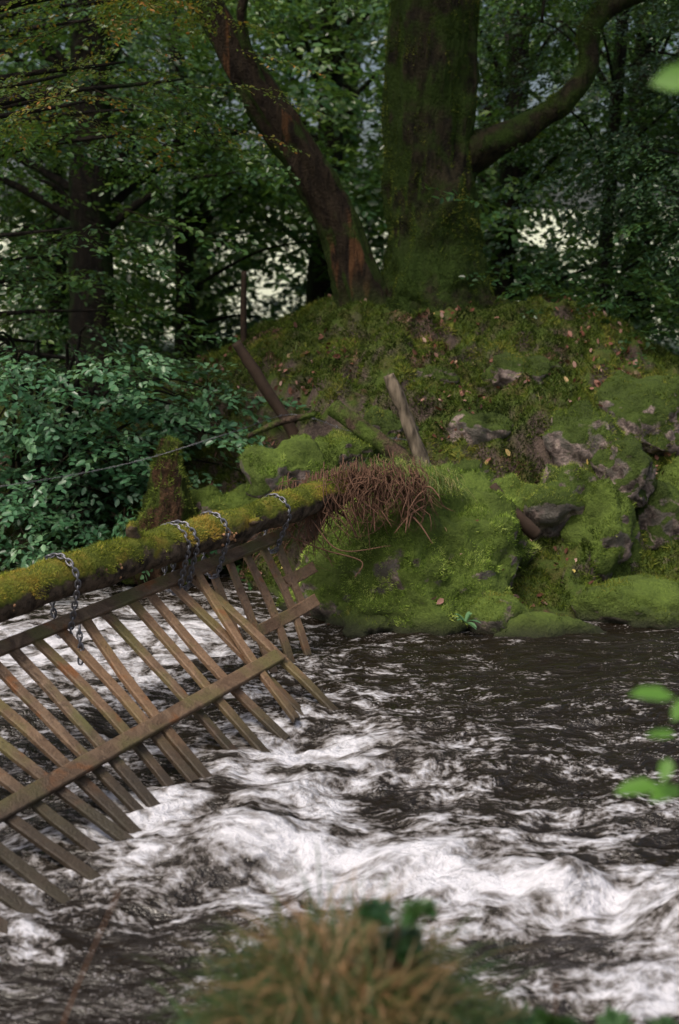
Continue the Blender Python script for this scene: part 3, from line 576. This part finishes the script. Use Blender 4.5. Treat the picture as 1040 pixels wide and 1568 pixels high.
tw2 = w.copy(); ph = np.arange(160)*1.1; tw2[:, 2] += .004*np.sin(ph); tw2[:, 1] += .004*np.cos(ph); tw3 = w*2-tw2
for q in (tw2, tw3): tube(a, q, np.full(160, .0016), 320, 4)
for i in range(6, 158, 5):
    p = w[i]
    for k in range(3): d = unit(rg.normal(0, 1, 3))*.018; tube(a, [p-d, p, p+d], [.001, .002, .001], 3, 4)
a.build('barbed_wire', STEEL)
a = Acc()
for i in range(11):
    an = rg.uniform(0, 6.28); strap(a, (.88, 9.72, .14), (math.cos(an), math.sin(an)*.6-.4, rg.uniform(.3, 1.2)), rg.uniform(.12, .2), .02, .5, tint=.6+.4*rg.random())
a.build('waterside_plant', L_HAZEL)

# ------------------------------------------------------------------ near bank plants
rg = np.random.default_rng(9); a = Acc()
for i in range(2800):
    x = rg.normal(.02, .15); y = 3.15+rg.normal(0, .12); an = rg.uniform(0, 6.28); ou = np.array([math.cos(an)*.8+x*1.4, math.sin(an)*.5, rg.uniform(.7, 1.9)]); z = .83-2.0*x*x
    strap(a, (x, y, z), ou, rg.uniform(.18, .42), rg.uniform(.002, .004), rg.uniform(.3, 1.1), 6, np.clip(rg.beta(.8, .8)*(1.0 if abs(x-.0) < .12 else .62), 0, 1))
a.build('grass_tuft', leaf_mat('bank_grass', [(0, (.025, .065, .018)), (.4, (.07, .12, .03)), (.6, (.2, .14, .06)), (1, (.38, .21, .1))], .5, .3))
a = Acc(); tw = Acc()
for i in range(95):
    x = rg.uniform(-.35, .85); y = rg.uniform(2.85, 3.3); z = .7+rg.uniform(-.16, .08)-.1*abs(x-.3)
    tube(tw, [(x, y, .4), (x+rg.normal(0, .02), y, z)], [.003, .002], 5, 4); sprays(a, tw, np.array([[x, y, z]]), np.array([rg.uniform(0, 6.28)]), np.array([rg.uniform(.07, .15)]), rg, 'fine', (-.3, .5))
for (x, z) in [(.12, 1.04), (.5, .88), (.13, 1.14)]:
    tube(tw, [(x, 3.1, .45), (x+.01, 3.12, z)], [.003, .0015], 6, 4); sprays(a, tw, np.array([[x, 3.1, z-.08]]*2), rg.uniform(0, 6.28, 2), np.array([.06]*2), rg, 'fine', (.1, .7))
e = empty('bramble'); a.build('leaves', L_UNDER, True, e)
tube(tw, [(-.75, 3.2, .5), (-.66, 3.3, .75), (-.55, 3.35, 1.0)], [.003, .003, .002], 12, 5); tw.build('stems', ROOTM, True, e)
e = empty('sapling'); st = Acc(); fo = Acc()
tube(st, [(1.02, 2.8, .5), (.98, 2.85, 1.4), (1.0, 2.8, 2.3), (.96, 2.75, 3.1)], [.012, .01, .008, .004], 30, 6)
def lv(p, x, s, t=.6, n=(0, -.35, 1)): place_leaves(fo, np.array([p], float), np.array([x], float), np.array([n], float), np.array([s]), np.array([t]))
tube(st, [(.98, 2.85, 1.45), (.86, 2.9, 1.6), (.72, 2.95, 1.62)], [.005, .004, .002], 10, 5)
for p, x, s in [((.72, 2.95, 1.62), (-1, 0, .1), .1), ((.76, 2.95, 1.62), (-.6, -.5, -.4), .08), ((.72, 2.93, 1.54), (-.8, .5, -.1), .07), ((.70, 2.9, 1.5), (-.3, -.6, -.5), .06)]: lv(p, x, s)
tube(st, [(.98, 2.85, 1.3), (.85, 2.9, 1.42), (.7, 2.93, 1.43)], [.005, .004, .002], 10, 5)
for p, x, s in [((.69, 2.93, 1.43), (-1, 0, -.15), .1), ((.73, 2.92, 1.43), (-.7, -.5, -.1), .09), ((.78, 2.92, 1.42), (.2, -.8, -.5), .07)]: lv(p, x, s)
tube(st, [(.97, 2.77, 2.9), (.8, 2.75, 2.93), (.68, 2.75, 2.89)], [.004, .003, .002], 10, 5)
lv((.7, 2.75, 2.88), (-1, 0, -.1), .12, .9, (0, -1.2, .6)); lv((.73, 2.75, 2.87), (-.6, -.3, .2), .12, .7, (0, -1.2, .6)); lv((.75, 2.75, 2.84), (-.9, -.3, -.1), .1, .7, (0, -1.2, .6))
st.build('stem', BARK_DK, True, e); fo.build('leaves', L_FORE, True, e)

# ------------------------------------------------------------------ light + camera
w = bpy.data.worlds.new("World"); scene.world = w; w.use_nodes = True; nt = w.node_tree; bg = nt.nodes['Background']
sk = nt.nodes.new('ShaderNodeTexSky'); sk.sky_type = 'NISHITA'; sk.sun_disc = False
to = Vector((-.35, -.45, 1.0)).normalized(); sk.sun_elevation = math.asin(to.z); sk.sun_rotation = math.atan2(to.x, to.y); sk.dust_density = 7; sk.air_density = 1; sk.ozone_density = .6
nt.links.new(sk.outputs[0], bg.inputs[0]); bg.inputs[1].default_value = .15
sl = bpy.data.lights.new('sun', 'SUN'); sl.energy = 1.5; sl.angle = math.radians(22); sl.color = (1, .95, .87); so = bpy.data.objects.new('sun', sl); scene.collection.objects.link(so)
so.rotation_euler = to.to_track_quat('Z', 'Y').to_euler(); so.location = (0, 0, 20)
cd = bpy.data.cameras.new('camera'); cam = bpy.data.objects.new('camera', cd); scene.collection.objects.link(cam)
cam.location = (0, 0, 2.5); cam.rotation_euler = (math.radians(90-9.2), 0, 0); cd.sensor_fit = 'VERTICAL'; cd.sensor_height = 36; cd.sensor_width = 24; cd.lens = 50
cd.clip_end = 1500; cd.dof.use_dof = True; cd.dof.focus_distance = 9.2; cd.dof.aperture_fstop = 1.6
scene.camera = cam
scene.view_settings.view_transform = 'Standard'; scene.view_settings.look = 'None'; scene.view_settings.exposure = 0
